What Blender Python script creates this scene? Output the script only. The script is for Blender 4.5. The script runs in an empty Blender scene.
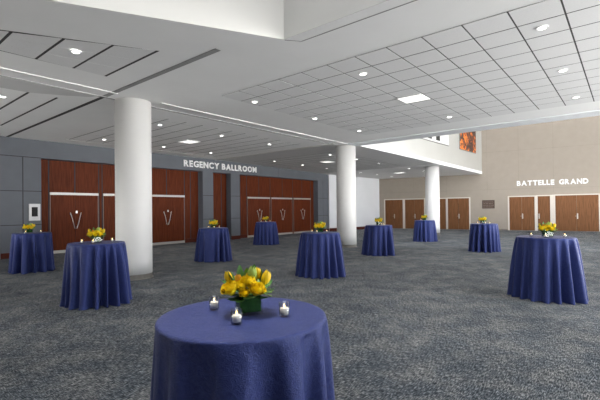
import bpy, bmesh, math, random
from mathutils import Vector, Matrix, noise
sc = bpy.context.scene
col = sc.collection
R = math.radians
PI = math.pi
CAM_H = 1.64

# ------------------------------------------------------------------ materials
def mat(name):
    m = bpy.data.materials.new(name); m.use_nodes = True
    nt = m.node_tree
    return m, nt, nt.nodes['Principled BSDF']

def pset(b, **k):
    for a, v in k.items():
        a = a.replace('_', ' ')
        if a in b.inputs: b.inputs[a].default_value = v

def lin(r, g, b):
    f = lambda c: (c/255/12.92) if c/255 <= .04045 else ((c/255+.055)/1.055)**2.4
    return (f(r), f(g), f(b), 1)

def simple(name, c, rough=.6, noise_amt=.06, scale=3, metal=0, bump=0, **k):
    m, nt, b = mat(name)
    pset(b, Roughness=rough, Metallic=metal, **k)
    tc = nt.nodes.new('ShaderNodeTexCoord'); n = nt.nodes.new('ShaderNodeTexNoise')
    n.inputs['Scale'].default_value = scale; n.inputs['Detail'].default_value = 4
    nt.links.new(tc.outputs['Object'], n.inputs['Vector'])
    r = nt.nodes.new('ShaderNodeValToRGB')
    r.color_ramp.elements[0].position = .3; r.color_ramp.elements[1].position = .7
    r.color_ramp.elements[0].color = tuple(x*(1-noise_amt) for x in c[:3])+(1,)
    r.color_ramp.elements[1].color = tuple(min(1, x*(1+noise_amt)) for x in c[:3])+(1,)
    nt.links.new(n.outputs['Fac'], r.inputs['Fac']); nt.links.new(r.outputs['Color'], b.inputs['Base Color'])
    if bump:
        bp = nt.nodes.new('ShaderNodeBump'); bp.inputs['Strength'].default_value = bump
        bp.inputs['Distance'].default_value = .01
        nt.links.new(n.outputs['Fac'], bp.inputs['Height']); nt.links.new(bp.outputs['Normal'], b.inputs['Normal'])
    return m

def emis(name, c, s):
    m, nt, b = mat(name); pset(b, Base_Color=c, Emission_Color=c, Emission_Strength=s, Roughness=.5)
    return m

def wood(name, c0, c1, scale=2.5, rough=.38):
    m, nt, b = mat(name); pset(b, Roughness=rough, Specular_IOR_Level=.08)
    tc = nt.nodes.new('ShaderNodeTexCoord'); mp = nt.nodes.new('ShaderNodeMapping')
    mp.inputs['Scale'].default_value = (14, 14, .7)
    n = nt.nodes.new('ShaderNodeTexNoise'); n.inputs['Scale'].default_value = scale
    n.inputs['Detail'].default_value = 6; n.inputs['Distortion'].default_value = .6
    r = nt.nodes.new('ShaderNodeValToRGB')
    r.color_ramp.elements[0].position = .3; r.color_ramp.elements[1].position = .72
    r.color_ramp.elements[0].color = c0; r.color_ramp.elements[1].color = c1
    L = nt.links.new
    L(tc.outputs['Object'], mp.inputs['Vector']); L(mp.outputs['Vector'], n.inputs['Vector'])
    L(n.outputs['Fac'], r.inputs['Fac']); L(r.outputs['Color'], b.inputs['Base Color'])
    return m

def carpet():
    m, nt, b = mat('heathered carpet'); pset(b, Roughness=.95, Specular_IOR_Level=.1)
    L = nt.links.new
    tc = nt.nodes.new('ShaderNodeTexCoord')
    def nz(sx, sy, detail, sc_=1.0):
        mp = nt.nodes.new('ShaderNodeMapping'); mp.inputs['Scale'].default_value = (sx, sy, 1)
        n = nt.nodes.new('ShaderNodeTexNoise'); n.inputs['Scale'].default_value = sc_
        n.inputs['Detail'].default_value = detail; n.inputs['Roughness'].default_value = .6
        L(tc.outputs['Object'], mp.inputs['Vector']); L(mp.outputs['Vector'], n.inputs['Vector'])
        return n.outputs['Fac']
    def mth(op, a, b_):
        x = nt.nodes.new('ShaderNodeMath'); x.operation = op
        for i, v in enumerate((a, b_)):
            if isinstance(v, (int, float)): x.inputs[i].default_value = v
            else: L(v, x.inputs[i])
        return x.outputs[0]
    a = nz(105, 16, 3); c = nz(16, 105, 3); d = nz(2.6, 2.2, 3); e = nz(.55, .5, 2)
    s = mth('ADD', mth('MULTIPLY', a, .55), mth('MULTIPLY', c, .40))
    s = mth('ADD', s, mth('MULTIPLY', d, .13)); s = mth('ADD', s, mth('MULTIPLY', e, .09))
    r = nt.nodes.new('ShaderNodeValToRGB')
    els = r.color_ramp.elements
    els[0].position = .475; els[0].color = (.014, .018, .023, 1)
    els[1].position = .705; els[1].color = (.40, .41, .415, 1)
    x = els.new(.58); x.color = (.080, .088, .097, 1)
    L(s, r.inputs['Fac'])
    hue = nt.nodes.new('ShaderNodeMix'); hue.data_type = 'RGBA'; hue.blend_type = 'MULTIPLY'
    rr = nt.nodes.new('ShaderNodeValToRGB')
    rr.color_ramp.elements[0].position = .4; rr.color_ramp.elements[0].color = (.80, .95, 1.12, 1)
    rr.color_ramp.elements[1].position = .6; rr.color_ramp.elements[1].color = (1.08, 1, .92, 1)
    L(d, rr.inputs['Fac']); hue.inputs[0].default_value = .3
    L(r.outputs['Color'], hue.inputs[6]); L(rr.outputs['Color'], hue.inputs[7])
    L(hue.outputs[2], b.inputs['Base Color'])
    bp = nt.nodes.new('ShaderNodeBump'); bp.inputs['Strength'].default_value = .5; bp.inputs['Distance'].default_value = .006
    L(s, bp.inputs['Height']); L(bp.outputs['Normal'], b.inputs['Normal'])
    return m

def cloth_mat():
    m, nt, b = mat('navy crinkle satin')
    L = nt.links.new
    pset(b, Roughness=.34, Specular_IOR_Level=.30, Specular_Tint=(.45, .52, 1, 1), Sheen_Weight=.06, Sheen_Roughness=.45, Sheen_Tint=(.45, .5, 1, 1))
    tc = nt.nodes.new('ShaderNodeTexCoord')
    n = nt.nodes.new('ShaderNodeTexNoise'); n.inputs['Scale'].default_value = 30; n.inputs['Detail'].default_value = 6
    n.inputs['Distortion'].default_value = 1.6
    L(tc.outputs['Object'], n.inputs['Vector'])
    v = nt.nodes.new('ShaderNodeTexVoronoi'); v.feature = 'DISTANCE_TO_EDGE'; v.inputs['Scale'].default_value = 38
    mx = nt.nodes.new('ShaderNodeVectorMath'); mx.operation = 'ADD'
    sm = nt.nodes.new('ShaderNodeVectorMath'); sm.operation = 'SCALE'; sm.inputs['Scale'].default_value = .12
    L(n.outputs['Color'], sm.inputs[0]); L(tc.outputs['Object'], mx.inputs[0]); L(sm.outputs[0], mx.inputs[1])
    L(mx.outputs[0], v.inputs['Vector'])
    ad = nt.nodes.new('ShaderNodeMath'); ad.operation = 'ADD'
    L(n.outputs['Fac'], ad.inputs[0]); L(v.outputs['Distance'], ad.inputs[1])
    bp = nt.nodes.new('ShaderNodeBump'); bp.inputs['Strength'].default_value = .5; bp.inputs['Distance'].default_value = .009
    L(ad.outputs[0], bp.inputs['Height']); L(bp.outputs['Normal'], b.inputs['Normal'])
    r = nt.nodes.new('ShaderNodeValToRGB')
    r.color_ramp.elements[0].position = .3; r.color_ramp.elements[0].color = (.025, .035, .120, 1)
    r.color_ramp.elements[1].position = .7; r.color_ramp.elements[1].color = (.038, .052, .172, 1)
    L(n.outputs['Fac'], r.inputs['Fac']); L(r.outputs['Color'], b.inputs['Base Color'])
    return m

def glass(name, lo=.04, hi=.6, gc=.55):
    m, nt, b = mat(name); nt.nodes.remove(b)
    out = nt.nodes['Material Output']
    tr = nt.nodes.new('ShaderNodeBsdfTransparent'); tr.inputs[0].default_value = (.95, .96, .955, 1)
    gl = nt.nodes.new('ShaderNodeBsdfGlossy'); gl.inputs['Roughness'].default_value = .03; gl.inputs[0].default_value = (gc, gc, gc, 1)
    lw = nt.nodes.new('ShaderNodeLayerWeight'); lw.inputs[0].default_value = .25
    fr = nt.nodes.new('ShaderNodeMapRange'); fr.inputs[3].default_value = lo; fr.inputs[4].default_value = hi
    nt.links.new(lw.outputs['Facing'], fr.inputs[0])
    mx = nt.nodes.new('ShaderNodeMixShader')
    nt.links.new(fr.outputs[0], mx.inputs[0]); nt.links.new(tr.outputs[0], mx.inputs[1]); nt.links.new(gl.outputs[0], mx.inputs[2])
    nt.links.new(mx.outputs[0], out.inputs[0])
    return m

M = {}
M['ceil'] = simple('ceiling paint', (.80, .80, .80, 1), .85, .02, 1.2)
M['ceil_dim'] = simple('shade-dimmed ceiling paint', (.55, .55, .55, 1), .85, .02, 1.2)  # darker copy of the ceiling paint, shade of the bay put into its colour
M['tile'] = simple('acoustic tile', (.70, .70, .705, 1), .9, .03, 40)
M['gap'] = simple('dark joint', (.05, .05, .05, 1), .9)
M['joint'] = simple('grey joint', (.27, .27, .27, 1), .9)
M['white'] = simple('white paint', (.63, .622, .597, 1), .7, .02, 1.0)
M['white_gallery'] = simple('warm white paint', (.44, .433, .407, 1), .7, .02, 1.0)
M['white_daylit'] = simple('daylight-tinted white paint', (.74, .76, .79, 1), .7, .02, 1.0)  # bluish cast of daylight put into the white
M['column'] = simple('column paint', (.70, .695, .685, 1), .6, .02, 1.5)
M['steel'] = simple('brushed base ring', (.21, .20, .185, 1), .4, .1, 20, metal=.5)
M['lightmetal'] = simple('satin door frame', (.42, .40, .37, 1), .35, .04, 10, metal=.3)
M['jamb'] = simple('bronze door jamb', (.20, .15, .12, 1), .45, .04, 10)
M['silver'] = simple('silver pull', (.50, .46, .42, 1), .35, .03, 10, metal=.8)
M['greypanel'] = simple('blue grey wall panel', (.118, .128, .147, 1), .75, .05, 2)
M['reveal'] = simple('dark reveal', (.03, .032, .036, 1), .8)
M['mahogany'] = wood('mahogany veneer', (.072, .015, .006, 1), (.150, .035, .012, 1), 2.2, .5)
M['mahogany_dark'] = wood('dark mahogany base', (.060, .014, .009, 1), (.10, .025, .015, 1), 2.2, .4)
M['walnut'] = wood('walnut veneer', (.125, .055, .024, 1), (.225, .105, .048, 1), 2.0, .4)
M['beige'] = simple('beige wall panel', (.335, .293, .248, 1), .85, .03, 3)
M['beigeframe'] = simple('cream door frame', (.62, .57, .51, 1), .6, .02, 5)
M['cloth'] = cloth_mat()
M['carpet'] = carpet()
M['glass'] = glass('clear glass')
M['glass_vase'] = glass('vase glass', .02, .3, .4)
M['wax'] = simple('white wax', (.86, .83, .78, 1), .5, .02, 10)
M['flame'] = emis('flame', (1, .62, .2, 1), 9)
M['lens'] = emis('downlight lens', (1, .97, .92, 1), 9)
M['diffuser'] = emis('panel diffuser', (1, .98, .95, 1), .85)
M['trimwhite'] = simple('white trim ring', (.8, .8, .8, 1), .5)
M['rose'] = simple('yellow rose petal', (.90, .66, .010, 1), .55, .18, 30)
M['tulip'] = simple('yellow tulip petal', (.88, .60, .01, 1), .5, .15, 25)
M['bud'] = simple('green bud', (.30, .42, .07, 1), .55, .2, 25)
M['orange'] = simple('orange petal', (.80, .36, .015, 1), .55, .2, 25)
M['leaf'] = simple('leaf green', (.060, .19, .035, 1), .5, .35, 20)
M['leaf2'] = simple('light leaf green', (.19, .33, .07, 1), .5, .3, 20)
M['leafdark'] = simple('vase leaf lining', (.015, .070, .010, 1), .6, .5, 25, Specular_IOR_Level=.15)
M['purple'] = simple('purple sprig', (.10, .05, .16, 1), .6, .3, 40)
M['bronze'] = simple('bronze plaque', (.085, .055, .042, 1), .4, .2, 30, metal=.4)
M['bronze_l'] = simple('raised bronze lettering', (.20, .15, .12, 1), .4, .1, 30, metal=.4)
M['screenframe'] = simple('pale grey plastic', (.58, .58, .60, 1), .4, .02, 5)
M['screen'] = simple('dark display glass', (.02, .02, .022, 1), .5, .5, 6, Specular_IOR_Level=.1)
M['letter'] = simple('white sign letter', (.85, .85, .85, 1), .5, .02, 5)
M['canvas_w'] = simple('white canvas', (.70, .69, .67, 1), .7, .06, 8)
M['ink'] = simple('black ink', (.02, .02, .02, 1), .7)
M['canvas_edge'] = simple('grey canvas edge', (.25, .24, .23, 1), .7)

def orange_art():
    m, nt, b = mat('orange abstract canvas'); pset(b, Roughness=.55)
    L = nt.links.new
    tc = nt.nodes.new('ShaderNodeTexCoord')
    w = nt.nodes.new('ShaderNodeTexNoise'); w.inputs['Scale'].default_value = 2.1; w.inputs['Detail'].default_value = 5
    w.inputs['Distortion'].default_value = 2.2
    L(tc.outputs['Object'], w.inputs['Vector'])
    g = nt.nodes.new('ShaderNodeTexNoise'); g.inputs['Scale'].default_value = 1.1; g.inputs['Distortion'].default_value = .8
    L(tc.outputs['Object'], g.inputs['Vector'])
    a = nt.nodes.new('ShaderNodeMath'); a.operation = 'ADD'
    L(w.outputs['Fac'], a.inputs[0]); L(g.outputs['Fac'], a.inputs[1])
    r = nt.nodes.new('ShaderNodeValToRGB'); e = r.color_ramp.elements
    e[0].position = .80; e[0].color = (.05, .03, .025, 1)
    e[1].position = 1.25; e[1].color = (.9, .5, .12, 1)
    for p, c in ((.92, (.16, .05, .025, 1)), (.97, (.55, .09, .012, 1)), (1.0, (.80, .20, .02, 1))):
        x = e.new(min(p, 1)); x.color = c
    sc_ = nt.nodes.new('ShaderNodeMath'); sc_.operation = 'MULTIPLY'; sc_.inputs[1].default_value = .92
    L(a.outputs[0], sc_.inputs[0]); L(sc_.outputs[0], r.inputs['Fac']); L(r.outputs['Color'], b.inputs['Base Color'])
    return m
M['orange_art'] = orange_art()

# ------------------------------------------------------------------ helpers
def obj(name, bm, m, parent=None, smooth=False, kind=None, loc=None):
    me = bpy.data.meshes.new(name)
    if smooth:
        for f in bm.faces: f.smooth = True
    bmesh.ops.recalc_face_normals(bm, faces=bm.faces[:])
    bm.normal_update(); bm.to_mesh(me); bm.free()
    for x in (m if isinstance(m, (list, tuple)) else [m]): me.materials.append(x)
    o = bpy.data.objects.new(name, me); col.objects.link(o)
    if parent: o.parent = parent
    if kind: o['kind'] = kind
    if loc: o.location = loc
    return o

def tag(o, label, cat, group=None, kind=None):
    o['label'] = label; o['category'] = cat
    if group: o['group'] = group
    if kind: o['kind'] = kind
    return o

def empty(name, loc=(0, 0, 0), rz=0):
    o = bpy.data.objects.new(name, None); col.objects.link(o)
    o.location = loc; o.rotation_euler = (0, 0, rz); o.empty_display_size = .1
    return o

def box(bm, x0, x1, y0, y1, z0, z1, mx=None, mi=0):
    vs = [Vector((x, y, z)) for x in (x0, x1) for y in (y0, y1) for z in (z0, z1)]
    if mx: vs = [mx @ v for v in vs]
    v = [bm.verts.new(p) for p in vs]
    for q in ((0, 1, 3, 2), (4, 6, 7, 5), (0, 4, 5, 1), (2, 3, 7, 6), (0, 2, 6, 4), (1, 5, 7, 3)):
        f = bm.faces.new([v[i] for i in q]); f.material_index = mi

def bbox(name, x0, x1, y0, y1, z0, z1, m, parent=None, kind=None, bevel=0, mx=None):
    bm = bmesh.new(); box(bm, min(x0, x1), max(x0, x1), min(y0, y1), max(y0, y1), min(z0, z1), max(z0, z1), mx)
    if bevel: bmesh.ops.bevel(bm, geom=bm.edges[:], offset=bevel, segments=2, affect='EDGES', profile=.5)
    bmesh.ops.recalc_face_normals(bm, faces=bm.faces[:])
    return obj(name, bm, m, parent, kind=kind)

def poly_prism(bm, pts, z0, z1):
    """pts counter-clockwise XY, z0/z1 numbers or functions of (x, y)"""
    f0 = z0 if callable(z0) else (lambda x, y: z0)
    f1 = z1 if callable(z1) else (lambda x, y: z1)
    a = [bm.verts.new((x, y, f0(x, y))) for x, y in pts]
    b = [bm.verts.new((x, y, f1(x, y))) for x, y in pts]
    bm.faces.new(a[::-1]); bm.faces.new(b)
    n = len(pts)
    for i in range(n): bm.faces.new((a[i], a[(i+1) % n], b[(i+1) % n], b[i]))

def lathe(bm, prof, seg=32, mx=None):
    rings = []
    for r, z in prof:
        if r < 1e-6: rings.append([bm.verts.new((0, 0, z))])
        else: rings.append([bm.verts.new((r*math.cos(2*PI*i/seg), r*math.sin(2*PI*i/seg), z)) for i in range(seg)])
    for a, b in zip(rings, rings[1:]):
        for i in range(seg):
            j = (i+1) % seg
            if len(a) == 1: bm.faces.new((a[0], b[j], b[i]))
            elif len(b) == 1: bm.faces.new((a[i], a[j], b[0]))
            else: bm.faces.new((a[i], a[j], b[j], b[i]))
    if mx:
        for ring in rings:
            for v in ring: v.co = mx @ v.co

def tube(bm, pts, r, seg=8):
    pts = [Vector(p) for p in pts]; rings = []
    for i, p in enumerate(pts):
        t = (pts[min(i+1, len(pts)-1)]-pts[max(i-1, 0)]).normalized()
        u = t.cross(Vector((.31, .17, .93))).normalized(); w = t.cross(u)
        rr = r[i] if isinstance(r, (list, tuple)) else r
        rings.append([bm.verts.new(p+u*rr*math.cos(2*PI*k/seg)+w*rr*math.sin(2*PI*k/seg)) for k in range(seg)])
    for a, b in zip(rings, rings[1:]):
        for k in range(seg): bm.faces.new((a[k], a[(k+1) % seg], b[(k+1) % seg], b[k]))
    bm.faces.new(rings[0][::-1]); bm.faces.new(rings[-1])

def copy_tree(o, parent=None):
    c = o.copy(); col.objects.link(c)
    if parent: c.parent = parent
    for ch in list(o.children):
        copy_tree(ch, c)
    return c

def struct(o, label=None, cat=None):
    o['kind'] = 'structure'
    if label: o['label'] = label
    if cat: o['category'] = cat
    return o

# ------------------------------------------------------------------ floor
bm = bmesh.new(); poly_prism(bm, [(-20, -3), (5.5, -3), (5.5, 34), (-20, 34)], -.1, 0)
struct(obj('floor', bm, M['carpet']), 'charcoal heathered carpet floor', 'floor')

# ------------------------------------------------------------------ ceilings
ZC = 4.34
def zlow(x, y): return 4.338 - .0175*max(0, y-14.4)
XB = -8.97          # edge bead along the column row
# void over the foreground
P0 = (-4.16, 4.68); PB = (-7.12, -1.0)
V_OUT = [P0, (4.5, 4.68), (4.5, -1.0), PB]
bm = bmesh.new()
poly_prism(bm, [(-9.45, -6), (-7.12, -6), PB, P0, (-4.16, 14.65), (-9.45, 14.65)], ZC, ZC+.25)
poly_prism(bm, [P0, (4.5, 4.68), (4.5, -1), (7, -1), (7, 14.65), (-4.16, 14.65)], ZC, ZC+.25)
poly_prism(bm, [(-7.12, -6), (7, -6), (7, -1), (4.5, -1), PB], ZC, ZC+.25)
struct(obj('ceiling', bm, M['ceil']), 'light grey plaster ceiling of the foyer', 'ceiling')

# border band round the void
nv = Vector((-.8857, .4643))   # outward normal of the oblique edge
def band(off):
    a = Vector(P0)+nv*off; d = Vector((-.4643, -.8857))
    # intersection with y = 4.68+off
    t = (4.68+off*.95-a.y)/d.y
    q = a+d*t
    e = Vector(PB)+nv*off
    return (q.x, q.y), (e.x, e.y)
(q1, e1) = band(.72)
bm = bmesh.new()
poly_prism(bm, [P0, q1, e1, PB], ZC-.02, ZC-.002)
poly_prism(bm, [P0, (4.5, 4.68), (4.5, q1[1]), q1], ZC-.02, ZC-.002)
bmesh.ops.recalc_face_normals(bm, faces=bm.faces[:])
struct(obj('trim_1', bm, M['ceil']), 'plaster border around the ceiling opening', 'trim')
bm = bmesh.new()
box(bm, -3.98, 4.5, 4.895, 4.915, ZC-.024, ZC-.018)
tube(bm, [(-4.15, 4.69, ZC-.021), (-3.98, 4.905, ZC-.021)], .008, 4)
struct(obj('trim_2', bm, M['joint']), 'thin groove beside the ceiling opening', 'trim')
# upstand walls of the void
bm = bmesh.new()
t = .2
Z1 = 7.2
PW = (-4.150, 4.672)
poly_prism(bm, [PW, (4.5, 4.672), (4.5, 4.88), (-4.28, 4.88)], ZC-.019, Z1)
poly_prism(bm, [(-7.10, -1.0), PW, (-4.28, 4.88), (-7.32, -1.0)], ZC-.019, Z1)
poly_prism(bm, [PB, (-7.12, -1.2), (4.5, -1.2), (4.5, -1)], ZC+.26, Z1)
poly_prism(bm, [(4.5, -1), (4.7, -1), (4.7, 4.68), (4.5, 4.68)], ZC+.26, Z1)
bmesh.ops.recalc_face_normals(bm, faces=bm.faces[:])
struct(obj('wall_opening', bm, M['white']), 'white upstand walls of the ceiling opening', 'wall')

# tile fields: separate tiles over a dark backing
def tile_field(name, cells, z, label, gx=.010, gy=.010, backing=None, matl=None, zf=None):
    bm = bmesh.new()
    for (x0, x1, y0, y1) in cells:
        poly_prism(bm, [(x0+gx, y0+gy), (x1-gx, y0+gy), (x1-gx, y1-gy), (x0+gx, y1-gy)], z-.0075, z-.001)
    o = struct(obj(name, bm, matl or M['tile']), label, 'ceiling')
    return o
T = .612
cells = []
x_start = -7.37
for i in range(18):
    for j in range(11):
        x0 = x_start+i*T; y0 = 6.04+j*.608
        cells.append((x0, x0+T, y0, y0+.608))
tile_field('ceiling_tiles', cells, ZC-.004, 'square acoustic tiles of the main ceiling', .012, .015)
bbox('trim_3', x_start+.013, x_start+18*T, 6.056, 6.025+11*.608, ZC-.0085, ZC-.002, M['gap'], kind='structure')
# left wedge tile field: long slots along X, cut by the oblique border
def xo(y): return -6.62+(y-2.43)*.55-.12
bm = bmesh.new(); bm2 = bmesh.new()
ys = [.0, .61, 1.22, 1.83, 2.43, 3.04, 3.63]
for a, b in zip(ys, ys[1:]):
    n = 3
    for k in range(n):
        u0, u1 = k/n, (k+1)/n
        def px(y, u): return -8.0+(xo(y)+8.0)*u
        g = .004
        poly_prism(bm, [(px(a, u0)+g, a+.022), (px(a, u1)-g, a+.022), (px(b, u1)-g, b-.022), (px(b, u0)+g, b-.022)], ZC-.008, ZC-.001)
struct(obj('ceiling_tiles', bm, M['tile']), 'tapering slotted tiles at the left of the main ceiling', 'ceiling')
bm = bmesh.new(); poly_prism(bm, [(-8.0, 0), (xo(0), 0), (xo(3.66), 3.66), (-8.0, 3.66)], ZC-.0055, ZC-.002)
struct(obj('trim_4', bm, M['gap']))
# wide slot across both ceilings
bbox('trim_5', -9.4, -5.27, 4.21, 4.32, ZC-.01, ZC-.002, M['joint'], kind='structure')
# bright bead along the column row
bbox('trim_6', XB-.03, XB+.03, -4, 4.35, ZC-.020, ZC-.001, M['ceil'], kind='structure')
bbox('trim_6', XB-.03, XB+.03, 5.45, 14.0, ZC-.020, ZC-.001, M['ceil'], kind='structure')
# far edge of the main ceiling
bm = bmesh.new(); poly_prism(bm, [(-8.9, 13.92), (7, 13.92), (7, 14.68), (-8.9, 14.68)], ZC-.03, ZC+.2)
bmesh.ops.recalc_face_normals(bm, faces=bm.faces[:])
struct(obj('trim_7', bm, M['white_daylit']), 'smooth edge beam of the main ceiling', 'trim')

# lower ceiling behind the columns, in three bays
def low(name, y0, y1, m, label, x0=-18.9):
    bm = bmesh.new(); poly_prism(bm, [(x0, y0), (-9.46, y0), (-9.46, y1), (x0, y1)], zlow, lambda x, y: zlow(x, y)+.2)
    struct(obj(name, bm, m), label, 'ceiling')
low('ceiling_bay', -6, 13.5, M['ceil'], 'pale ceiling over the near ballroom doors')
low('ceiling_bay', 13.5, 14.65, M['ceil_dim'], 'shade-painted ceiling strip beside the second column')
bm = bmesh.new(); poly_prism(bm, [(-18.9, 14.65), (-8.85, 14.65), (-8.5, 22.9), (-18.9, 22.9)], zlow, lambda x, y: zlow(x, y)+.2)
struct(obj('ceiling_bay', bm, M['ceil_dim']), 'shade-painted ceiling over the far ballroom doors', 'ceiling')
bm = bmesh.new(); poly_prism(bm, [(-18.9, 22.9), (-8.5, 22.9), (-8.1, 32), (-18.9, 32)], zlow, lambda x, y: zlow(x, y)+.2)
struct(obj('ceiling_bay', bm, M['ceil']), 'pale ceiling beside the far wall', 'ceiling')
bbox('trim_8', -16.98, -9.3, 13.45, 13.53, 4.318, 4.337, M['white'], kind='structure')
# slots of the near bay left of the first column
bm = bmesh.new()
for y in (1.8, 2.4, 3.0, 3.58): box(bm, -14.9, -10.35, y-.022, y+.022, 4.330, 4.3375)
struct(obj('trim_9', bm, M['gap']))
bbox('trim_10', -16.95, -9.5, 4.22, 4.31, 4.33, 4.3375, M['gap'], kind='structure')
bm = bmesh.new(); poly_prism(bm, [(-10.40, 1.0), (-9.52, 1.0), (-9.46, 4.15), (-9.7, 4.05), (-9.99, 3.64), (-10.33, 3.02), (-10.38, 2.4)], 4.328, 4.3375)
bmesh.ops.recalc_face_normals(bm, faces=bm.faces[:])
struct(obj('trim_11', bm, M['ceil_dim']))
bm = bmesh.new(); box(bm, -9.53, -9.47, 1, 13.45, 4.330, 4.3375)
struct(obj('trim_12', bm, M['joint']))
# long tile joints in the bays
def bay_joints(name, y0, n, m):
    bm = bmesh.new()
    for k in range(n+1):
        y = y0+k*.608
        z = zlow(0, y)
        box(bm, -16.0, -10.37, y-.013, y+.013, z-.006, z-.0005)
    for x in (-15.7, -14.5, -13.2, -11.9, -10.7):
        a = [(x-.004, y0), (x+.004, y0), (x+.004, y0+n*.608), (x-.004, y0+n*.608)]
        poly_prism(bm, a, lambda x_, y_: zlow(x_, y_)-.004, lambda x_, y_: zlow(x_, y_)-.0005)
    struct(obj(name, bm, m))
bay_joints('trim_13', 5.93, 11, M['joint'])
bay_joints('trim_14', 15.4, 11, M['joint'])
bm = bmesh.new()
box(bm, -16.22, -16.14, 5.86, 13.0, 4.328, 4.3375)
struct(obj('trim_15', bm, M['white']))

# ------------------------------------------------------------------ ballroom wall
XF = -17.0; XW = -17.4
bm = bmesh.new(); box(bm, XW-.2, XW, 4.05, 24.2, 0, 4.8)
struct(obj('wall_ballroom', bm, M['mahogany']), 'mahogany panelled wall with ballroom doors', 'wall')
# grey cladding: piers, fascia
bm = bmesh.new()
piers = [(4.05, 5.32), (12.68, 13.35), (14.57, 15.22), (22.6, 23.88)]
for a, b in piers: box(bm, XW+.001, XF, a, b, 0, 3.67)
box(bm, XW+.001, XF, 4.05, 23.88, 3.67, 4.8)
struct(obj('wall_grey', bm, M['greypanel']), 'blue grey panelled fascia and piers around the doors', 'wall')
bm = bmesh.new()
for a, b in piers:
    for z in (2.42, 1.18): box(bm, XF-.002, XF+.003, a, b, z-.012, z+.012)
box(bm, XF-.002, XF+.003, 4.05, 5.32, 3.66, 3.685)
box(bm, XF-.002, XF+.003, 4.715, 4.745, .2, 3.67)
box(bm, XF-.002, XF+.003, 23.2, 23.215, .2, 3.67)
for yy in (9.0, 13.4, 18.5): box(bm, XF-.002, XF+.002, yy-.005, yy+.005, 3.69, 4.3)
struct(obj('trim_16', bm, M['reveal']))
# seams of the wood panels
bm = bmesh.new()
for y in (5.70, 6.65, 7.60, 7.74, 8.70, 9.80, 10.83, 11.84, 12.2, 14.22, 16.12, 17.13, 18.12, 19.26, 20.30, 21.29, 22.24, 15.6):
    box(bm, XW-.002, XW+.003, y-.02, y+.02, .2, 3.67)
struct(obj('trim_17', bm, M['reveal']))
# wood base
bm = bmesh.new()
for a, b in ((5.33, 5.70), (11.86, 12.67), (13.36, 14.56), (15.23, 16.10), (22.25, 22.59)): box(bm, XW, XW+.025, a, b, 0, .2)
struct(obj('baseboard_wood', bm, M['mahogany_dark']))
bm = bmesh.new()
for a, b in piers: box(bm, XF, XF+.02, a, b, 0, .2)
struct(obj('baseboard_ballroom', bm, M['mahogany_dark']), 'dark red brown baseboard below the grey piers', 'baseboard')
# return at the left end
bbox('wall_left', -18.6, -18.4, -6, 4.05, 0, 4.8, M['greypanel'], kind='structure')
bbox('wall_left', -18.4, XW-.2, 4.05, 4.2, 0, 4.8, M['greypanel'], kind='structure')

def ballroom_door(n, y0, y1):
    d = struct(empty('door_%d' % n, (XW, (y0+y1)/2, 0)), 'mahogany double door with pale metal head and bowed pulls', 'door')
    w = (y1-y0)/2
    bm = bmesh.new()
    box(bm, .004, .045, -w, w, 2.315, 2.41)
    obj('door_head', bm, M['lightmetal'], d)
    for q in (-w, w-.022): bbox('door_jamb', .004, .026, q, q+.022, .12, 2.314, M['jamb'], d)
    for s in (-1, 1):
        a, b = (-w+.024, -.006) if s < 0 else (.006, w-.024)
        bbox('door_leaf', .004, .022, a, b, .125, 2.313, M['mahogany'], d)
        bm = bmesh.new()
        pts = []
        for k in range(11):
            u = k/10
            z = .95+u*.66
            pts.append((.09-.02*math.cos(u*PI*2)*.5, s*(.035+.17*math.sin(u*PI/2)**2+.02*math.sin(u*PI*2)), z))
        tube(bm, [(.02, pts[1][1], pts[1][2]), (.075, pts[1][1], pts[1][2])], .012, 6)
        tube(bm, [(.02, pts[9][1], pts[9][2]), (.075, pts[9][1], pts[9][2])], .012, 6)
        tube(bm, pts, .015, 8)
        obj('door_handle', bm, M['silver'], d, smooth=True)
    bbox('kick_plate', .004, .03, -w, w, .005, .12, M['lightmetal'], d)
    bbox('lock_plate', .022, .03, .02, .085, 1.58, 1.68, M['silver'], d)
for n, (a, b) in enumerate([(5.73, 7.57), (7.77, 9.76), (9.84, 11.82), (16.15, 18.07), (18.20, 20.22), (20.36, 22.21)]):
    ballroom_door(n+1, a, b)

# small wall display
s = empty('wall_display', (XF, 5.09, 0)); tag(s, 'small pale-framed dark display screen on the grey wall left of the ballroom doors', 'screen')
bm = bmesh.new()
for (a, b, c, d) in ((-.18, .18, 1.33, 1.48), (-.18, .18, 1.83, 1.95), (-.18, -.1, 1.48, 1.83), (.1, .18, 1.48, 1.83)): box(bm, .002, .05, a, b, c, d)
obj('frame', bm, M['screenframe'], s)
bbox('screen', .002, .035, -.1, .1, 1.48, 1.83, M['screen'], s)

# ------------------------------------------------------------------ far white wall and beige far wall
bm = bmesh.new(); poly_prism(bm, [(-16.95, 23.9), (-15.86, 29.75), (-16.1, 29.8), (-17.2, 24.0)], 0, 4.8)
bmesh.ops.recalc_face_normals(bm, faces=bm.faces[:])
struct(obj('wall_white', bm, M['white_daylit']), 'white wall between the ballroom and the far beige wall', 'wall')
bm = bmesh.new(); poly_prism(bm, [(-16.93, 23.9), (-15.84, 29.70), (-15.87, 29.72), (-16.96, 23.91)], 0, .22)
bmesh.ops.recalc_face_normals(bm, faces=bm.faces[:])
struct(obj('baseboard_white', bm, M['mahogany_dark']), 'red brown baseboard of the white wall', 'baseboard')
BW = R(8.51)
B0 = Vector((-9.13, 30.6, 0))
MB = Matrix.Translation(B0) @ Matrix.Rotation(BW, 4, 'Z')    # local x along wall, -y towards room
def wbox(name, x0, x1, d0, d1, z0, z1, m, parent=None, kind=None):
    """box on the far wall: d = distance out from the wall"""
    return bbox(name, x0, x1, -d1, -d0, z0, z1, m, parent, kind, mx=None if parent else MB)
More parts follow.
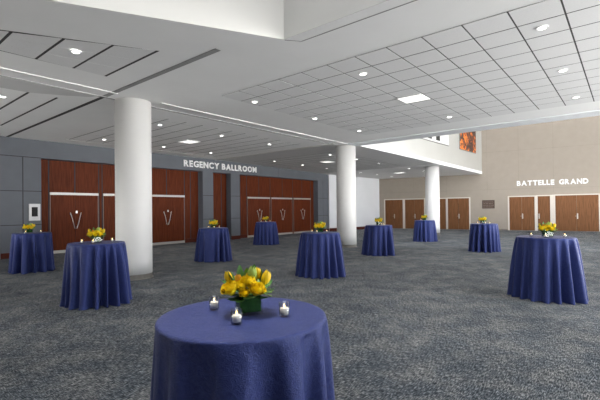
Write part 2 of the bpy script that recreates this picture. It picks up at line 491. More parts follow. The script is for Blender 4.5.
bm = bmesh.new(); box(bm, -7.6, 18, 0, .2, 0, 10, MB)
struct(obj('wall_far', bm, M['beige']), 'beige panelled far wall with walnut doors', 'wall')
bm = bmesh.new()
for x in (-4.0, -1.5, 1.3, 3.3, 5.35, 8.2): box(bm, x-.006, x+.006, -.003, .001, 2.6, 10, MB)
for z in (2.9, 5.6, 7.3): box(bm, -7, 12, -.003, .001, z-.006, z+.006, MB)
bj = struct(obj('trim_18', bm, simple('beige joint', (.255, .223, .19, 1), .9)))
bm = bmesh.new()
for a, b in ((-6.7, -6.45), (.12, 2.6), (7.9, 14)): box(bm, a, b, -.02, 0, 0, .09, MB)
struct(obj('baseboard_far', bm, simple('taupe base', (.22, .19, .16, 1), .7)))

def far_door(n, x0, x1, leaves, z=2.34, hs=0, hidden=False):
    d = struct(empty('door_%d' % n), 'walnut double door in a cream frame in the far wall' if leaves == 2 else 'single walnut door leaf in the far wall', 'door')
    d.matrix_world = MB @ Matrix.Translation((x0, 0, 0))
    w = x1-x0
    bm = bmesh.new()
    box(bm, -.09, 0, -.05, -.001, 0, z+.07); box(bm, w, w+.09, -.05, -.001, 0, z+.07); box(bm, 0, w, -.05, -.001, z, z+.07)
    obj('door_frame', bm, M['beigeframe'], d)
    for k in range(leaves):
        wbox('door_leaf', w*k/leaves+.006, w*(k+1)/leaves-.006, .004, .03, .02, z-.005, M['walnut'], d)
    hx = w/2+.03 if leaves == 2 else hs
    h = wbox('door_handle', hx-.02, hx+.05, .03, .055, .82, 1.17, M['silver'], d)
    bm = bmesh.new(); tube(bm, [(hx+.015, -.055, 1.0), (hx+.015, -.085, 1.0), (hx-.11, -.085, 1.0)], .011, 6)
    obj('lever', bm, M['silver'], h)
for n, (a, b, l, z, hs) in enumerate([(-6.34, -4.88, 2, 2.32, 0), (-4.70, -3.2, 2, 2.32, 0), (-3.01, -1.57, 2, 2.32, 0), (-1.43, .07, 2, 2.33, 0),
                                   (2.70, 4.24, 2, 2.34, 0), (4.42, 5.14, 1, 2.355, .06), (5.43, 7.77, 2, 2.37, 0)]):
    far_door(n+7, a, b, l, z, hs)
wbox('trim_19', 5.235, 5.335, .001, .055, 0, 2.43, M['beigeframe'], kind='structure')

# plaque
p = empty('wall_plaque'); p.matrix_world = MB @ Matrix.Translation((1.365, 0, 0))
tag(p, 'small dark bronze plaque on the beige far wall between the doors', 'plaque')
bm = bmesh.new(); box(bm, -.41, .41, -.035, -.001, 1.55, 2.15); bmesh.ops.recalc_face_normals(bm, faces=bm.faces[:])
obj('plate', bm, M['bronze'], p)
rnd = random.Random(4)
for r_ in range(4):
    z = 2.04-r_*.12
    x = -.34
    while x < .30:
        w = rnd.uniform(.05, .16); bbox('raised_line', x, min(x+w, .34), -.039, -.034, z-.045, z, M['bronze_l'], p); x += w+.04


# ------------------------------------------------------------------ signs
def letter_mesh(ch, bold):
    cu = bpy.data.curves.new('glyph', 'FONT'); cu.body = ch; cu.size = 1; cu.extrude = .09; cu.offset = bold
    cu.resolution_u = 3
    o = bpy.data.objects.new('glyph', cu); col.objects.link(o)
    bpy.context.view_layer.update()
    me = bpy.data.meshes.new_from_object(o.evaluated_get(bpy.context.evaluated_depsgraph_get()))
    bpy.data.objects.remove(o); bpy.data.curves.remove(cu)
    return me

def sign(name, words, mtx, label, z0, z1, bold, gap, depth):
    root = empty(name); root.matrix_world = mtx
    tag(root, label, 'sign')
    for word, x0, x1 in words:
        ms = [letter_mesh(c, bold) for c in word]
        ext = [(min(v.co.x for v in m.vertices), max(v.co.x for v in m.vertices)) for m in ms]
        wt = sum(b-a for a, b in ext)
        g = gap*(x1-x0)/len(word)
        k = ((x1-x0)-g*(len(word)-1))/wt
        x = x0
        for m, (a, b) in zip(ms, ext):
            lo = min(v.co.y for v in m.vertices); hi = max(v.co.y for v in m.vertices)
            for v in m.vertices:
                X = x+(v.co.x-a)*k; Z = z0+(v.co.y-lo)/(hi-lo)*(z1-z0)
                v.co = Vector((X, -depth*(.55+v.co.z/.18*.9), Z))
            m.materials.clear(); m.materials.append(M['letter'])
            o = bpy.data.objects.new('letter', m); col.objects.link(o); o.parent = root
            x += (b-a)*k+g
    return root
# ballroom sign faces +X: local x -> world Y, local -y -> world +X
MR = Matrix(((0, -1, 0, XF+.001), (1, 0, 0, 0), (0, 0, 1, 0), (0, 0, 0, 1)))
sign('ballroom_sign', [('REGENCY', 11.53, 13.74), ('BALLROOM', 13.93, 16.52)], MR, 'raised silver white letters reading REGENCY BALLROOM on the grey fascia', 3.84, 4.165, .030, .15, .05)
sign('hall_sign', [('BATTELLE', 3.19, 5.40), ('GRAND', 5.66, 7.25)], MB, 'raised white letters reading BATTELLE GRAND on the beige far wall', 3.10, 3.45, .040, .12, .05)

# ------------------------------------------------------------------ gallery fascia
G0 = Vector((-8.97, 14.65, 0)); gd = Vector((.8, 16.14, 0)).normalized()
gn = Vector((gd.y, -gd.x, 0))
MG = Matrix(((gd.x, -gn.x, 0, G0.x), (gd.y, -gn.y, 0, G0.y), (0, 0, 1, 0), (0, 0, 0, 1)))   # local x along, -y out to the atrium
bm = bmesh.new()
v = []
for x, zb in ((0, 4.35), (16.2, 4.06)):
    for y in (0, .25):
        for z in (zb, 10): v.append(bm.verts.new(MG @ Vector((x, y, z))))
for q in ((0, 1, 3, 2), (4, 6, 7, 5), (0, 4, 5, 1), (2, 3, 7, 6), (0, 2, 6, 4), (1, 5, 7, 3)): bm.faces.new([v[i] for i in q])
bmesh.ops.recalc_face_normals(bm, faces=bm.faces[:])
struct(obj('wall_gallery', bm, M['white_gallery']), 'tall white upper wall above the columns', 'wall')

def canvas(name, x0, x1, z0, z1, m, label):
    r = empty(name); r.matrix_world = MG @ Matrix.Translation(((x0+x1)/2, 0, 0))
    tag(r, label, 'painting')
    w = (x1-x0)/2
    bm = bmesh.new(); box(bm, -w, w, -.05, -.001, z0, z1); bmesh.ops.recalc_face_normals(bm, faces=bm.faces[:])
    obj('stretcher', bm, M['canvas_edge'], r)
    bm = bmesh.new(); box(bm, -w+.03, w-.03, -.056, -.05, z0+.03, z1-.03); bmesh.ops.recalc_face_normals(bm, faces=bm.faces[:])
    obj('canvas', bm, m, r)
    return r
canvas('painting', 11.77, 14.78, 5.42, 7.1, M['orange_art'], 'orange and black abstract canvas high on the white upper wall')
c = canvas('painting', 6.0, 10.0, 5.42, 7.1, M['canvas_w'], 'white canvas with black block shapes, half hidden by the ceiling edge')
for a, b, z0 in ((7.05, 7.55, 5.55), (8.1, 8.65, 5.56)): bbox('painted_shape', a-8.0, b-8.0, -.0575, -.0555, z0, 6.6, M['ink'], c)

# ------------------------------------------------------------------ columns
def column(x, y, h, label):
    r = empty('round_column', (x, y, 0)); tag(r, label, 'column', 'round white columns')
    bm = bmesh.new(); lathe(bm, [(0, .12), (.42, .12), (.42, .5), (.42, h), (0, h)], 64)
    o = obj('shaft', bm, M['column'], r)
    for f in o.data.polygons: f.use_smooth = abs(f.normal.z) < .5
    bm = bmesh.new(); lathe(bm, [(0, .0), (.445, .0), (.445, .012), (.415, .014), (.415, .12), (0, .12)], 64)
    o = obj('base_ring', bm, M['steel'], r)
    o['label'] = 'grey recessed base ring'
    for f in o.data.polygons: f.use_smooth = abs(f.normal.z) < .5
column(-9.4, 4.945, 4.335, 'thick white round column at the left, closest to the camera')
column(-9.38, 14.5, 4.335, 'white round column in the middle, behind the table left of centre')
column(-9.3, 24.1, 4.16, 'thinnest looking white round column, in front of the far walnut doors')

# ------------------------------------------------------------------ downlights and panels
def downlight():
    r = empty('recessed_downlight')
    bm = bmesh.new(); lathe(bm, [(.058, -.012), (.082, -.012), (.086, -.001), (.058, -.001)], 28); obj('trim_ring', bm, M['trimwhite'], r)
    bm = bmesh.new(); lathe(bm, [(0, -.010), (.057, -.010), (.057, -.002), (0, -.002)], 28); obj('lens', bm, M['lens'], r)
    return r
DL = downlight()
first = [True]
SPOTS = []
def place_light(x, y, z, label, group, power):
    o = DL if first[0] else copy_tree(DL)
    first[0] = False
    o.location = (x, y, z); tag(o, label, 'ceiling light', group)
    ld = bpy.data.lights.new('downlight_lamp', 'SPOT'); ld.energy = power; ld.color = (1, .94, .86)
    ld.spot_size = R(110); ld.spot_blend = .9; ld.shadow_soft_size = .08
    lo = bpy.data.objects.new('lamp', ld); col.objects.link(lo); lo.parent = o; lo.location = (0, 0, -.03)
rows = [(-7.12, 'left'), (-4.04, 'middle'), (-.96, 'right')]
cols = [(6.9, 'nearest'), (9.35, 'second'), (11.87, 'farthest')]
for x, rn in rows:
    for y, cn in cols:
        if x == -4.04 and y == 9.35: continue
        place_light(x, y, ZC-.016, 'downlight in main tiled ceiling, %s of %s row' % (cn, rn), 'main ceiling downlights', 35)
place_light(-7.09, 2.74, ZC-.02, 'recessed downlight among slotted ceiling tiles at upper left', 'main ceiling downlights', 30)
lowl = [(-11.18, 2.72, 'at the left edge above the leftmost table'),
        (-15.1, 6.8, 'just left of the first column'), (-11.27, 6.8, 'just right of the first column'),
        (-11.3, 9.27, 'above the panel light near the sign'), (-11.35, 11.8, 'right of and above the ballroom sign'),
        (-15.05, 9.25, 'over the start of the ballroom sign'), (-15.05, 11.7, 'above the middle of the ballroom sign'),
        (-15.01, 16.0, 'just right of the ballroom sign end'), (-11.26, 16.0, 'just left of middle column, above panel light'),
        (-14.85, 18.27, 'over the far ballroom doors'), (-14.73, 20.54, 'below the panel light left of the middle column'),
        (-11.1, 18.2, 'touching the right side of the middle column'), (-10.98, 20.44, 'right of the middle column, highest in view there'),
        (-14.39, 24.1, 'over the left of the white wall'), (-14.18, 26.08, 'over the middle of the white wall'),
        (-13.97, 28.02, 'over the corner of white and beige walls'), (-10.74, 23.97, 'beside the panel light left of the third column'),
        (-10.55, 25.86, 'touching the left side of the third column')]
for x, y, w in lowl:
    place_light(x, y, zlow(x, y)-.001, 'downlight in the low ceiling '+w, 'low ceiling downlights', 26 if y < 14 else (12 if y < 22 else 30))
def panel():
    r = empty('panel_light')
    bm = bmesh.new(); s = .30
    for (a, b, c, d) in ((-s, s, -s, -s+.02), (-s, s, s-.02, s), (-s, -s+.02, -s+.02, s-.02), (s-.02, s, -s+.02, s-.02)): box(bm, a, b, c, d, -.02, -.001)
    for k in (-.1, .1): box(bm, k-.006, k+.006, -s+.02, s-.02, -.014, -.003); box(bm, -s+.02, s-.02, k-.006, k+.006, -.0135, -.0035)
    obj('frame', bm, M['trimwhite'], r)
    bbox('diffuser', -s+.02, s-.02, -s+.02, s-.02, -.012, -.004, M['diffuser'], r)
    return r
PL = panel()
for i, (x, y, z, l) in enumerate([(-4.02, 9.26-.0, ZC-.017, 'square lit panel light in the main tiled ceiling'), (-13.2, 9.22, 4.336, 'square lit panel light over the ballroom sign'),
        (-12.9, 18.05, zlow(0, 18.05)-.003, 'square lit panel light left of the middle column'), (-12.35, 26.04, zlow(0, 26.04)-.004, 'square lit panel light left of the third column')]):
    o = PL if i == 0 else copy_tree(PL)
    o.location = (x, y, z); tag(o, l, 'ceiling light', 'square panel lights')

# ------------------------------------------------------------------ tables
TH = 1.063
def tablecloth_bm(seed, folds=17, r0=.465, r1=.514, amp=.14, n=480, rows=44):
    rnd = random.Random(seed)
    ph = [rnd.uniform(0, 2*PI) for _ in range(8)]
    base = [folds, folds+rnd.choice((3, 4)), folds-rnd.choice((4, 5)), 5, 3]
    wts = [.75, .35, .4, .25, .15]
    bm = bmesh.new()
    rings = []
    centre = bm.verts.new((0, 0, TH))
    for k in range(1, 15):
        r = (r0-.014)*k/14
        rings.append([bm.verts.new((r*math.cos(2*PI*i/n), r*math.sin(2*PI*i/n), TH+.0012*noise.noise(Vector((r*math.cos(2*PI*i/n)*9, r*math.sin(2*PI*i/n)*9, seed))))) for i in range(n)])
    for a in (30, 60, 90):
        rr = r0-.014+.014*math.sin(R(a)); zz = TH-.014+.014*math.cos(R(a))
        rings.append([bm.verts.new((rr*math.cos(2*PI*i/n), rr*math.sin(2*PI*i/n), zz)) for i in range(n)])
    z_top = TH-.014
    for k in range(1, rows+1):
        t = k/rows
        ring = []
        for i in range(n):
            th = 2*PI*i/n
            tw = th+.05*math.sin(3*th+ph[5])+.03*t*math.sin(2*th+ph[6])
            f = sum(w*math.sin(b*tw+p) for w, b, p in zip(wts, base, ph))
            f = math.tanh(f*1.5)
            up = max(0, f)**1.0 if f > 0 else f*.85
            A = amp*min(1, t*1.15)**.6*(.75+.4*math.sin(2*th+ph[7]))
            rr = r0+(r1-r0)*t**.95-.022*math.sin(PI*min(1, t*1.2))*0+A*up-.25*A
            lx, ly = rr*math.cos(th), rr*math.sin(th)
            nz = noise.noise(Vector((lx*7, ly*7, t*2.2+seed)))*.006*min(1, t*3)
            rr += nz
            if t > .9: rr += .018*(t-.9)/.1*max(0, f)
            zz = z_top*(1-t)+.004+(.012*max(0, -f)*t**8)
            ring.append(bm.verts.new((rr*math.cos(th), rr*math.sin(th), zz)))
        rings.append(ring)
    for i in range(n): bm.faces.new((centre, rings[0][i], rings[0][(i+1) % n]))
    for a, b in zip(rings, rings[1:]):
        for i in range(n): bm.faces.new((a[i], b[i], b[(i+1) % n], a[(i+1) % n]))
    return bm
def cloth_mesh(seed, **k):
    bm = tablecloth_bm(seed, **k)
    for f in bm.faces: f.smooth = True
    bm.normal_update()
    me = bpy.data.meshes.new('tablecloth'); bm.to_mesh(me); bm.free(); me.materials.append(M['cloth'])
    return me
CLOTHS = [cloth_mesh(3), cloth_mesh(11, folds=17), cloth_mesh(23, folds=14), cloth_mesh(37, folds=16)]
CLOTH_FRONT = cloth_mesh(5, folds=12, r0=.457, r1=.498, amp=.085)
def mesh_of(name, fn, m, smooth=True):
    bm = bmesh.new(); fn(bm)
    if smooth:
        for f in bm.faces: f.smooth = True
    bmesh.ops.recalc_face_normals(bm, faces=bm.faces[:])
    me = bpy.data.meshes.new(name); bm.to_mesh(me); bm.free(); me.materials.append(m); return me
ME_TOP = mesh_of('tabletop', lambda b: lathe(b, [(0, 1.03), (.44, 1.03), (.445, 1.035), (.445, 1.05), (.44, 1.054), (0, 1.054)], 48), M['walnut'], False)
ME_POLE = mesh_of('pole', lambda b: lathe(b, [(0, .04), (.038, .04), (.038, 1.03), (0, 1.03)], 20), M['steel'])
ME_BASE = mesh_of('base', lambda b: lathe(b, [(0, 0), (.30, 0), (.30, .012), (.06, .04), (0, .04)], 36), M['steel'])
def part(name, me, parent, loc=None, rot=None, sca=None):
    o = bpy.data.objects.new(name, me); col.objects.link(o); o.parent = parent
    if loc: o.location = loc
    if rot: o.rotation_euler = rot
    if sca: o.scale = sca
    return o
def table(x, y, rz, cl, label, zs=1.0):
    t_ = empty('cocktail_table', (x, y, 0), rz); t_.scale = (1, 1, zs)
    tag(t_, label, 'table', 'highboy tables under navy cloths')
    part('tablecloth', cl, t_); part('tabletop', ME_TOP, t_); part('pole', ME_POLE, t_); part('base', ME_BASE, t_)
    return t_

# ---- flowers
def petal(bm, base, direction, side, length, width, curl, cup, n=5, m_=4, tip=.75, mi=0):
    """curved petal: direction = axis it grows along, side = across, normal bends outward"""
    d = Vector(direction).normalized(); s = Vector(side).normalized(); nrm = s.cross(d).normalized()
    g = []
    for i in range(n+1):
        u = i/n
        wv = width*math.sin(PI*(.12+.88*u*tip+.0))**.7
        row = []
        for j in range(m_+1):
            v_ = j/m_*2-1
            p = Vector(base)+d*(length*u)+nrm*(curl*u*u*length)+s*(v_*wv*.5)-nrm*(cup*wv*(v_*v_))
            row.append(bm.verts.new(p))
        g.append(row)
    for i in range(n):
        for j in range(m_):
            f = bm.faces.new((g[i][j], g[i][j+1], g[i+1][j+1], g[i+1][j])); f.material_index = mi
def rose_fn(bm):
    rnd = random.Random(8)
    lathe(bm, [(0, 0), (.010, .004), (.016, .014), (.012, .030), (.004, .038), (0, .039)], 10)
    for layer, (nn, rad, ln, wd, curl, op) in enumerate([(3, .005, .040, .026, -.05, .05), (4, .009, .041, .034, -.08, .18), (5, .012, .042, .042, -.08, .36), (6, .014, .041, .046, -.02, .55), (6, .013, .036, .046, .12, .85)]):
        for k in range(nn):
            a = 2*PI*(k+layer*.37)/nn+rnd.uniform(-.1, .1)
            o = Vector((math.cos(a), math.sin(a), 0)); s = Vector((-math.sin(a), math.cos(a), 0))
            d = (Vector((0, 0, 1))+o*op).normalized()
            petal(bm, o*rad*.8+Vector((0, 0, .002)), d, s, ln, wd, curl, .35, 5, 4, .72)
def tulip_fn(bm):
    for layer in range(2):
        for k in range(3):
            a = 2*PI*(k+layer*.5)/3
            o = Vector((math.cos(a), math.sin(a), 0)); s = Vector((-math.sin(a), math.cos(a), 0))
            g = []; n = 8; L_ = .068-.004*layer
            for i in range(n+1):
                u = i/n
                rr = (.0205-.0015*layer)*math.sin(PI*min(1, .10+.80*u))**.75
                half = 1.15*(1-u**3*.92)
                g.append([bm.verts.new((rr*math.cos(a+half*q), rr*math.sin(a+half*q), L_*u)) for q in (-1, -.5, 0, .5, 1)])
            for i in range(n):
                for j in range(4): bm.faces.new((g[i][j], g[i][j+1], g[i+1][j+1], g[i+1][j]))
def leaf_fn(L_, W_, bend):
    def fn(bm):
        n = 8; g = []
        for i in range(n+1):
            u = i/n
            w = W_*math.sin(PI*(.04+.96*u))**.8*(1-.25*u)
            c = Vector((u*L_*math.cos(bend*u), 0, L_*math.sin(bend*u)*u*.8))
            g.append([bm.verts.new(c+Vector((0, q*w/2, abs(q)*w*.16))) for q in (-1, -.5, 0, .5, 1)])
        for i in range(n):
            for j in range(4): bm.faces.new((g[i][j], g[i][j+1], g[i+1][j+1], g[i+1][j]))
    return fn
def sprig_fn(bm):
    tube(bm, [(0, 0, 0), (.004, 0, .03), (.006, .002, .07)], .0022, 5)
    rnd = random.Random(2)
    for i in range(26):
        u = i/25; a = i*2.4
        c = Vector((.0045*u+.0065*math.cos(a)*(1-u*.6), .0065*math.sin(a)*(1-u*.6), .02+.055*u))
        lathe(bm, [(0, -.005), (.004, -.002), (.004, .002), (0, .006)], 6, Matrix.Translation(c))
def wispy_fn(bm):
    rnd = random.Random(6)
    for k in range(5):
        a = rnd.uniform(-.7, .7); e = Vector((math.cos(a)*.07, math.sin(a)*.06, rnd.uniform(-.005, .04)))
        tube(bm, [(0, 0, 0), e*.5+Vector((0, 0, .012)), e], [.0016, .0012, .0008], 4)
        for q in (.5, .65, .8, .95):
            c = e*q+Vector((0, 0, .008*(1-q)+.002)); lathe(bm, [(0, -.005), (.0045, 0), (0, .006)], 5, Matrix.Translation(c))
ME_ROSE = mesh_of('rose', rose_fn, M['rose']); ME_TULIP = mesh_of('tulip', tulip_fn, M['tulip'])
ME_BUD = mesh_of('green_bud', tulip_fn, M['bud']); ME_OR = mesh_of('orange_tulip', tulip_fn, M['orange'])
ME_LEAF = mesh_of('leaf', leaf_fn(.095, .046, .5), M['leaf']); ME_LEAF2 = mesh_of('leaf', leaf_fn(.075, .03, .8), M['leaf2'])
ME_SPRIG = mesh_of('sprig', sprig_fn, M['purple']); ME_WISP = mesh_of('filler_sprig', wispy_fn, M['leaf2'])
VS = .062; VH = .098
def vase_fn(bm):
    # open square glass box with thick walls
    def ring(s, z): return [bm.verts.new((a*s, b*s, z)) for a, b in ((-1, -1), (1, -1), (1, 1), (-1, 1))]
    rs = [ring(VS, 0), ring(VS, VH), ring(VS-.004, VH), ring(VS-.004, .012)]
    for a, b in zip(rs, rs[1:]):
        for i in range(4): bm.faces.new((a[i], a[(i+1) % 4], b[(i+1) % 4], b[i]))
    bm.faces.new(rs[0][::-1]); bm.faces.new(rs[-1])
def lining_fn(bm):
    s = VS-.0065
    n = 10
    def pt(u, z):
        u = u % 4; k = int(u); f = u-k
        c = [(-1, -1), (1, -1), (1, 1), (-1, 1)]
        a, b = c[k], c[(k+1) % 4]
        w = .0015*math.sin(u*9+z*60)
        return ((a[0]+(b[0]-a[0])*f)*(s-abs(w)), (a[1]+(b[1]-a[1])*f)*(s-abs(w)), z)
    g = [[bm.verts.new(pt(i*4/40, .0135+(VH-.018)*j/n)) for i in range(40)] for j in range(n+1)]
    for a, b in zip(g, g[1:]):
        for i in range(40): bm.faces.new((a[i], a[(i+1) % 40], b[(i+1) % 40], b[i]))
    bm.faces.new(g[-1]); bm.faces.new(g[0][::-1])
ME_VASE = mesh_of('vase', vase_fn, M['glass_vase'], False); ME_LIN = mesh_of('leaf_lining', lining_fn, M['leafdark'], False)

def bouquet(name='flower_arrangement'):
    """local +x = right as seen by the camera, local +y = away"""
    r = empty(name)
    v_ = part('vase', ME_VASE, r, rot=(0, 0, R(12))); part('leaf_lining', ME_LIN, v_)
    Z = VH
    def head(me, nm, x, y, z, tilt=.35, sc_=1.0, rz=0):
        # tilt outward from the centre of the bunch
        d = Vector((x, y, z-.05)).normalized()
        d = (d*tilt*2+Vector((0, -.12, 1))).normalized()
        q = Vector((0, 0, 1)).rotation_difference(d) @ Matrix.Rotation(rz, 3, 'Z').to_quaternion()
        o = part(nm, me, r, (x, y, z)); o.rotation_euler = q.to_euler(); o.scale = (sc_,)*3
        return o
    # heads: x, y(depth), z above table
    for x, y, z, s, tl in ((-.080, -.055, .110, 1.42, .4), (-.002, -.03, .140, 1.25, .25), (.036, -.062, .104, 1.38, .4), (-.034, -.045, .124, 1.1, .4), (-.018, -.075, .102, .85, .5)):
        o = head(ME_ROSE, 'rose', x, y, z, tl, s, x*40)
    for x, y, z, s, tl in ((-.094, .0, .158, 1.0, .35), (.046, .025, .165, 1.05, .2), (.084, .0, .142, 1.22, .3), (.0, .07, .14, 1, .3), (-.06, .075, .12, 1, .5), (.06, .07, .12, 1, .5)):
        head(ME_TULIP, 'tulip', x, y, z, tl, s)
    head(ME_BUD, 'green_bud', .020, .0, .162, .1, 1.25)
    head(ME_OR, 'orange_tulip', -.046, -.01, .145, .2, .95)
    head(ME_SPRIG, 'sprig', -.036, -.03, .150, -.5, 1.15)
    for ang, z, tilt, me, s in ((200, .095, -.1, ME_LEAF, 1.15), (222, .09, -.3, ME_LEAF, 1.05), (245, .09, -.45, ME_LEAF, .9), (180, .12, .2, ME_LEAF, 1.15), (285, .095, -.4, ME_LEAF2, .9), (310, .09, -.25, ME_LEAF, 1.1),
                                (335, .1, 0, ME_LEAF, 1.15), (0, .12, .5, ME_LEAF, 1.1), (30, .1, .1, ME_LEAF, 1.2), (75, .1, .0, ME_LEAF, 1.2), (110, .1, .1, ME_LEAF2, 1.2), (150, .1, .2, ME_LEAF, 1.2),
                                (265, .1, -.4, ME_LEAF, .8), (20, .13, .9, ME_LEAF, 1.0), (170, .13, .8, ME_LEAF, 1.0), (320, .12, .7, ME_LEAF2, .9), (195, .14, .6, ME_LEAF, 1.1), (95, .15, .9, ME_LEAF2, 1.1), (60, .15, 1.0, ME_LEAF, 1.0), (130, .15, 1.0, ME_LEAF, 1.0), (350, .10, .1, ME_LEAF2, 1.1), (210, .08, -.5, ME_LEAF2, 1.0)):
        a = R(ang)
        o = part('leaf', me, r, (.05*math.cos(a), .05*math.sin(a), z)); o.scale = (s*1.1, s*1.2, s)
        o.rotation_euler = (0, -tilt, a)
    o = part('filler_sprig', ME_WISP, r, (.05, -.03, .11)); o.rotation_euler = (0, -.15, -.2)
    o = part('filler_sprig', ME_WISP, r, (.06, -.045, .10)); o.rotation_euler = (0, .15, -.6)
    # stems joining heads with vase
    bm = bmesh.new()
    for x, y, z in ((-.088, -.055, .115), (-.002, -.03, .148), (.034, -.062, .108), (-.03, -.045, .132), (-.016, -.075, .108), (-.094, 0, .158), (.046, .025, .165), (.084, 0, .142), (0, .07, .14), (-.06, .075, .12), (.06, .07, .12), (.02, 0, .162), (-.046, -.01, .145), (-.032, -.005, .165)):
        tube(bm, [(x*.35, y*.35, VH-.006), (x*.7, y*.7, VH*.5+z*.5), (x, y, z+.003)], .0028, 5)
    obj('stems', bm, M['leaf'], r, smooth=True)
    return r

def votive():
    r = empty('votive_candle')
    bm = bmesh.new(); lathe(bm, [(0, 0), (.024, 0), (.0275, .004), (.0300, .074), (.0285, .074), (.0262, .010), (0, .010)], 28)
    obj('glass_cup', bm, M['glass'], r, smooth=True)
    bm = bmesh.new(); lathe(bm, [(0, .0105), (.0225, .0105), (.0235, .043), (.021, .045), (0, .044)], 24)
    obj('candle', bm, M['wax'], r, smooth=True)
    bm = bmesh.new(); lathe(bm, [(0, .045), (.0035, .049), (.0042, .054), (.002, .062), (0, .068)], 10)
    obj('flame', bm, M['flame'], r, smooth=True)
    return r

TABLES = [  # name, x, y, cloth, z scale, label, where, flower offset, votive offsets (right, towards camera)
    ('front', -1.640, 1.484, None, 1.0, 'large looking navy draped cocktail table in the front foreground', 'front foreground table', None, None),
    ('L', -7.397, 3.19, 0, 1.018, 'navy draped cocktail table at left, in front of the thick near column', 'table in front of the near column', (.0, .05), [(-.235, .06, 'left'), (-.06, .20, 'middle'), (.25, .02, 'right')]),
    ('R', -1.160, 8.374, 1, 1.03, 'navy draped cocktail table at far right, nearest the right edge', 'rightmost table', (.03, .1), [(-.22, .10, 'left'), (.0, .25, 'middle'), (.29, .08, 'right')]),
    ('FL', -12.85, 3.79, 2, 1.0, 'navy draped cocktail table at the left edge, below the wall display', 'leftmost table', (-.06, .0), [(-.15, .15, 'left'), (.2, .1, 'right')]),
    ('c', -10.46, 8.21, 3, 1.0, 'navy draped cocktail table in front of the grey pier, under the ballroom sign', 'table under the ballroom sign', (0., .0), [(-.15, .18, 'left'), (.02, .2, 'middle'), (.18, .18, 'right')]),
    ('d', -13.21, 13.45, 0, 1.0, 'small looking navy draped cocktail table close to the far ballroom doors', 'table by the far ballroom doors', (0, .05), [(-.22, .1, 'left'), (0, .25, 'middle'), (.2, .12, 'right')]),
    ('e', -5.886, 7.90, 1, 1.0, 'navy draped cocktail table near the centre, left of the middle column', 'centre table', (0, .05), [(-.2, .05, 'left'), (-.08, .22, 'middle'), (.16, .08, 'right')]),
    ('f', -6.842, 12.67, 2, .985, 'navy draped cocktail table just right of the middle column', 'table right of the middle column', (0, -.02), [(.09, .2, 'left'), (.17, .12, 'right')]),
    ('g', -7.748, 19.02, 3, .97, 'smallest looking navy draped cocktail table, in front of the third column', 'table by the third column', (.0, .0), [(-.17, .1, '')]),
    ('h', -4.173, 15.857, 0, .965, 'navy draped cocktail table below the bronze plaque, right of the third column', 'table below the plaque', (-.04, .0), [(-.22, .12, 'left'), (.05, .24, 'middle'), (.2, .12, 'right')]),
]
BQ = bouquet(); VT = votive()
usedb = [False]; usedv = [False]
def put_bq(x, y, z, rz, s, label):
    o = copy_tree(BQ) if usedb[0] else BQ
    usedb[0] = True
    o.location = (x, y, z); o.rotation_euler = (0, 0, rz); o.scale = (s,)*3
    tag(o, label, 'flowers', 'yellow flower arrangements on the tables')
def put_vt(x, y, z, label):
    o = copy_tree(VT) if usedv[0] else VT
    usedv[0] = True
    o.location = (x, y, z); tag(o, label, 'candle', 'votive candles in glass cups')
for i, (k, x, y, c, zs, lab, where, fo, vo) in enumerate(TABLES):
    zt = TH*zs+.0015
    ang = math.atan2(y, x); rt = Vector((math.sin(ang), -math.cos(ang))); tw = Vector((-math.cos(ang), -math.sin(ang)))
    rz = math.atan2(rt.y, rt.x)
    table(x, y, i*1.7+.4, CLOTH_FRONT if c is None else CLOTHS[c], lab, zs)
    if k == 'front':
        put_bq(-1.652, 1.535, zt, rz, 1.06, 'yellow rose and tulip arrangement in a square glass vase on the front foreground table')
        for (a, b, w) in ((-1.86, 1.46, 'left, beside the vase'), (-1.535, 1.345, 'middle, in front of the vase'), (-1.44, 1.60, 'right of the vase')):
            put_vt(a, b, zt, 'lit white votive in clear glass on the front table, '+w)
    else:
        p_ = Vector((x, y))+rt*fo[0]+tw*fo[1]
        put_bq(p_.x, p_.y, zt, rz+.25*((i*7) % 5-2)*.4, 1.12, 'yellow flowers in a dark leafy vase on the '+where)
        for a, b, w in vo:
            p_ = Vector((x, y))+rt*a+tw*b
            put_vt(p_.x, p_.y, zt, ('%s lit votive on the ' % w).strip().replace('lit', 'lit white', 1)+where if w else 'single lit white votive on the '+where)

# ------------------------------------------------------------------ light
w = bpy.data.worlds.new('daylight'); sc.world = w; w.use_nodes = True
nt = w.node_tree; bg = nt.nodes['Background']
tc = nt.nodes.new('ShaderNodeTexCoord'); sp = nt.nodes.new('ShaderNodeSeparateXYZ'); rp = nt.nodes.new('ShaderNodeValToRGB')
ma = nt.nodes.new('ShaderNodeMapRange'); ma.inputs[1].default_value = -1; ma.inputs[2].default_value = 1
nt.links.new(tc.outputs['Generated'], sp.inputs[0]); nt.links.new(sp.outputs[2], ma.inputs[0]); nt.links.new(ma.outputs[0], rp.inputs[0])
rp.color_ramp.elements[0].position = .485; rp.color_ramp.elements[0].color = (.75, .74, .72, 1)     # bright ground glow added below the horizon to lift the ceilings
rp.color_ramp.elements[1].position = .515; rp.color_ramp.elements[1].color = (.42, .44, .47, 1)    # pale sky
x_ = rp.color_ramp.elements.new(.36); x_.color = (.8, .79, .76, 1)
x_ = rp.color_ramp.elements.new(.47); x_.color = (1.6, 1.58, 1.54, 1)
rp.color_ramp.elements[-2].color = (1.6, 1.58, 1.54, 1)
nt.links.new(rp.outputs[0], bg.inputs[0]); bg.inputs[1].default_value = 9

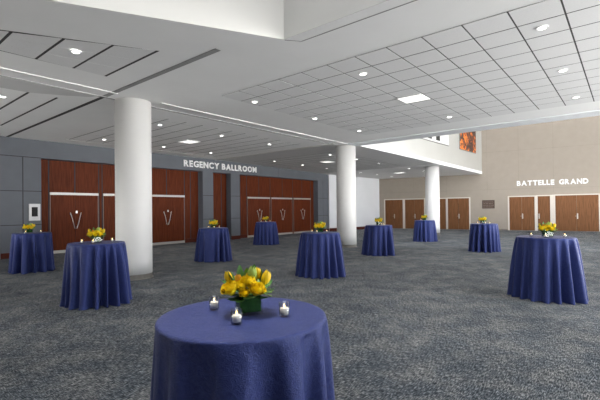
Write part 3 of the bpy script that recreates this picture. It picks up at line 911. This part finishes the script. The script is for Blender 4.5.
ld = bpy.data.lights.new('added_tabletop_fill', 'SPOT'); ld.energy = 1100; ld.color = (1, .97, .93); ld.spot_size = R(14); ld.spot_blend = .7; ld.shadow_soft_size = .25  # added lamp without a fixture, brightens the front tabletop
lo = bpy.data.objects.new('added_tabletop_fill', ld); col.objects.link(lo); lo.location = (-3.1, 1.9, 7.15)
lo.rotation_euler = (Vector((-1.64, 1.484, TH))-lo.location).to_track_quat('-Z', 'Y').to_euler()

# unseen roofs and walls, added and cut open to steer the daylight
bbox('ceiling_hall_added', -9, 8, 14.66, 33, 10, 10.2, M['white'], kind='structure')  # unseen roof added to hold light off the gallery wall
bm = bmesh.new()
box(bm, -20, 5.5, -3.2, -3.0, 1.6, 4.8); box(bm, -20, -16, -3.2, -3.0, 0, 1.6); box(bm, -10, 5.5, -3.2, -3.0, 0, 1.6)  # added wall darkens the left, low gap lights the near bay ceilings
struct(obj('wall_rear_added', bm, M['beige']))
bbox('wall_right_added', 5.3, 5.5, -3.2, 2.8, 0, 4.8, M['beige'], kind='structure')  # added out of view to keep side light off the front table
bbox('wall_right_added', 5.3, 5.5, 15.5, 33, 2.15, 7.0, M['beige'], kind='structure')  # added block, gaps under and over it let light into the hall
bm = bmesh.new()
box(bm, -7.4, -2.9, -1.2, 4.9, 7.2, 7.4); box(bm, .4, 4.7, -1.2, 4.9, 7.2, 7.4); box(bm, -2.9, .4, -1.2, -.7, 7.2, 7.4); box(bm, -2.9, .4, 2.6, 4.9, 7.2, 7.4)  # unseen lid with a hole that sends light onto the front table
struct(obj('ceiling_opening_added', bm, M['white']))
# ------------------------------------------------------------------ camera
f, yaw, pitch, roll, CY = 397.18, R(-39.555), R(.388), R(-.63), 206.592
fw = Vector((math.sin(yaw)*math.cos(pitch), math.cos(yaw)*math.cos(pitch), math.sin(pitch)))
rt = Vector((math.cos(yaw), -math.sin(yaw), 0)); up = rt.cross(fw)
r2 = rt*math.cos(roll)+up*math.sin(roll); u2 = -rt*math.sin(roll)+up*math.cos(roll)
cd = bpy.data.cameras.new('camera'); co = bpy.data.objects.new('camera', cd); col.objects.link(co)
co.matrix_world = Matrix(((r2.x, u2.x, -fw.x, 0), (r2.y, u2.y, -fw.y, 0), (r2.z, u2.z, -fw.z, CAM_H), (0, 0, 0, 1)))
cd.sensor_width = 36; cd.lens = 36*f/600; cd.shift_y = (CY-200)/600; cd.clip_start = .05
sc.camera = co
vs = sc.view_settings
vs.view_transform = 'Standard'; vs.look = 'None'; vs.exposure = .42; vs.gamma = 1
try: vs.use_curve_mapping = False
except Exception: pass
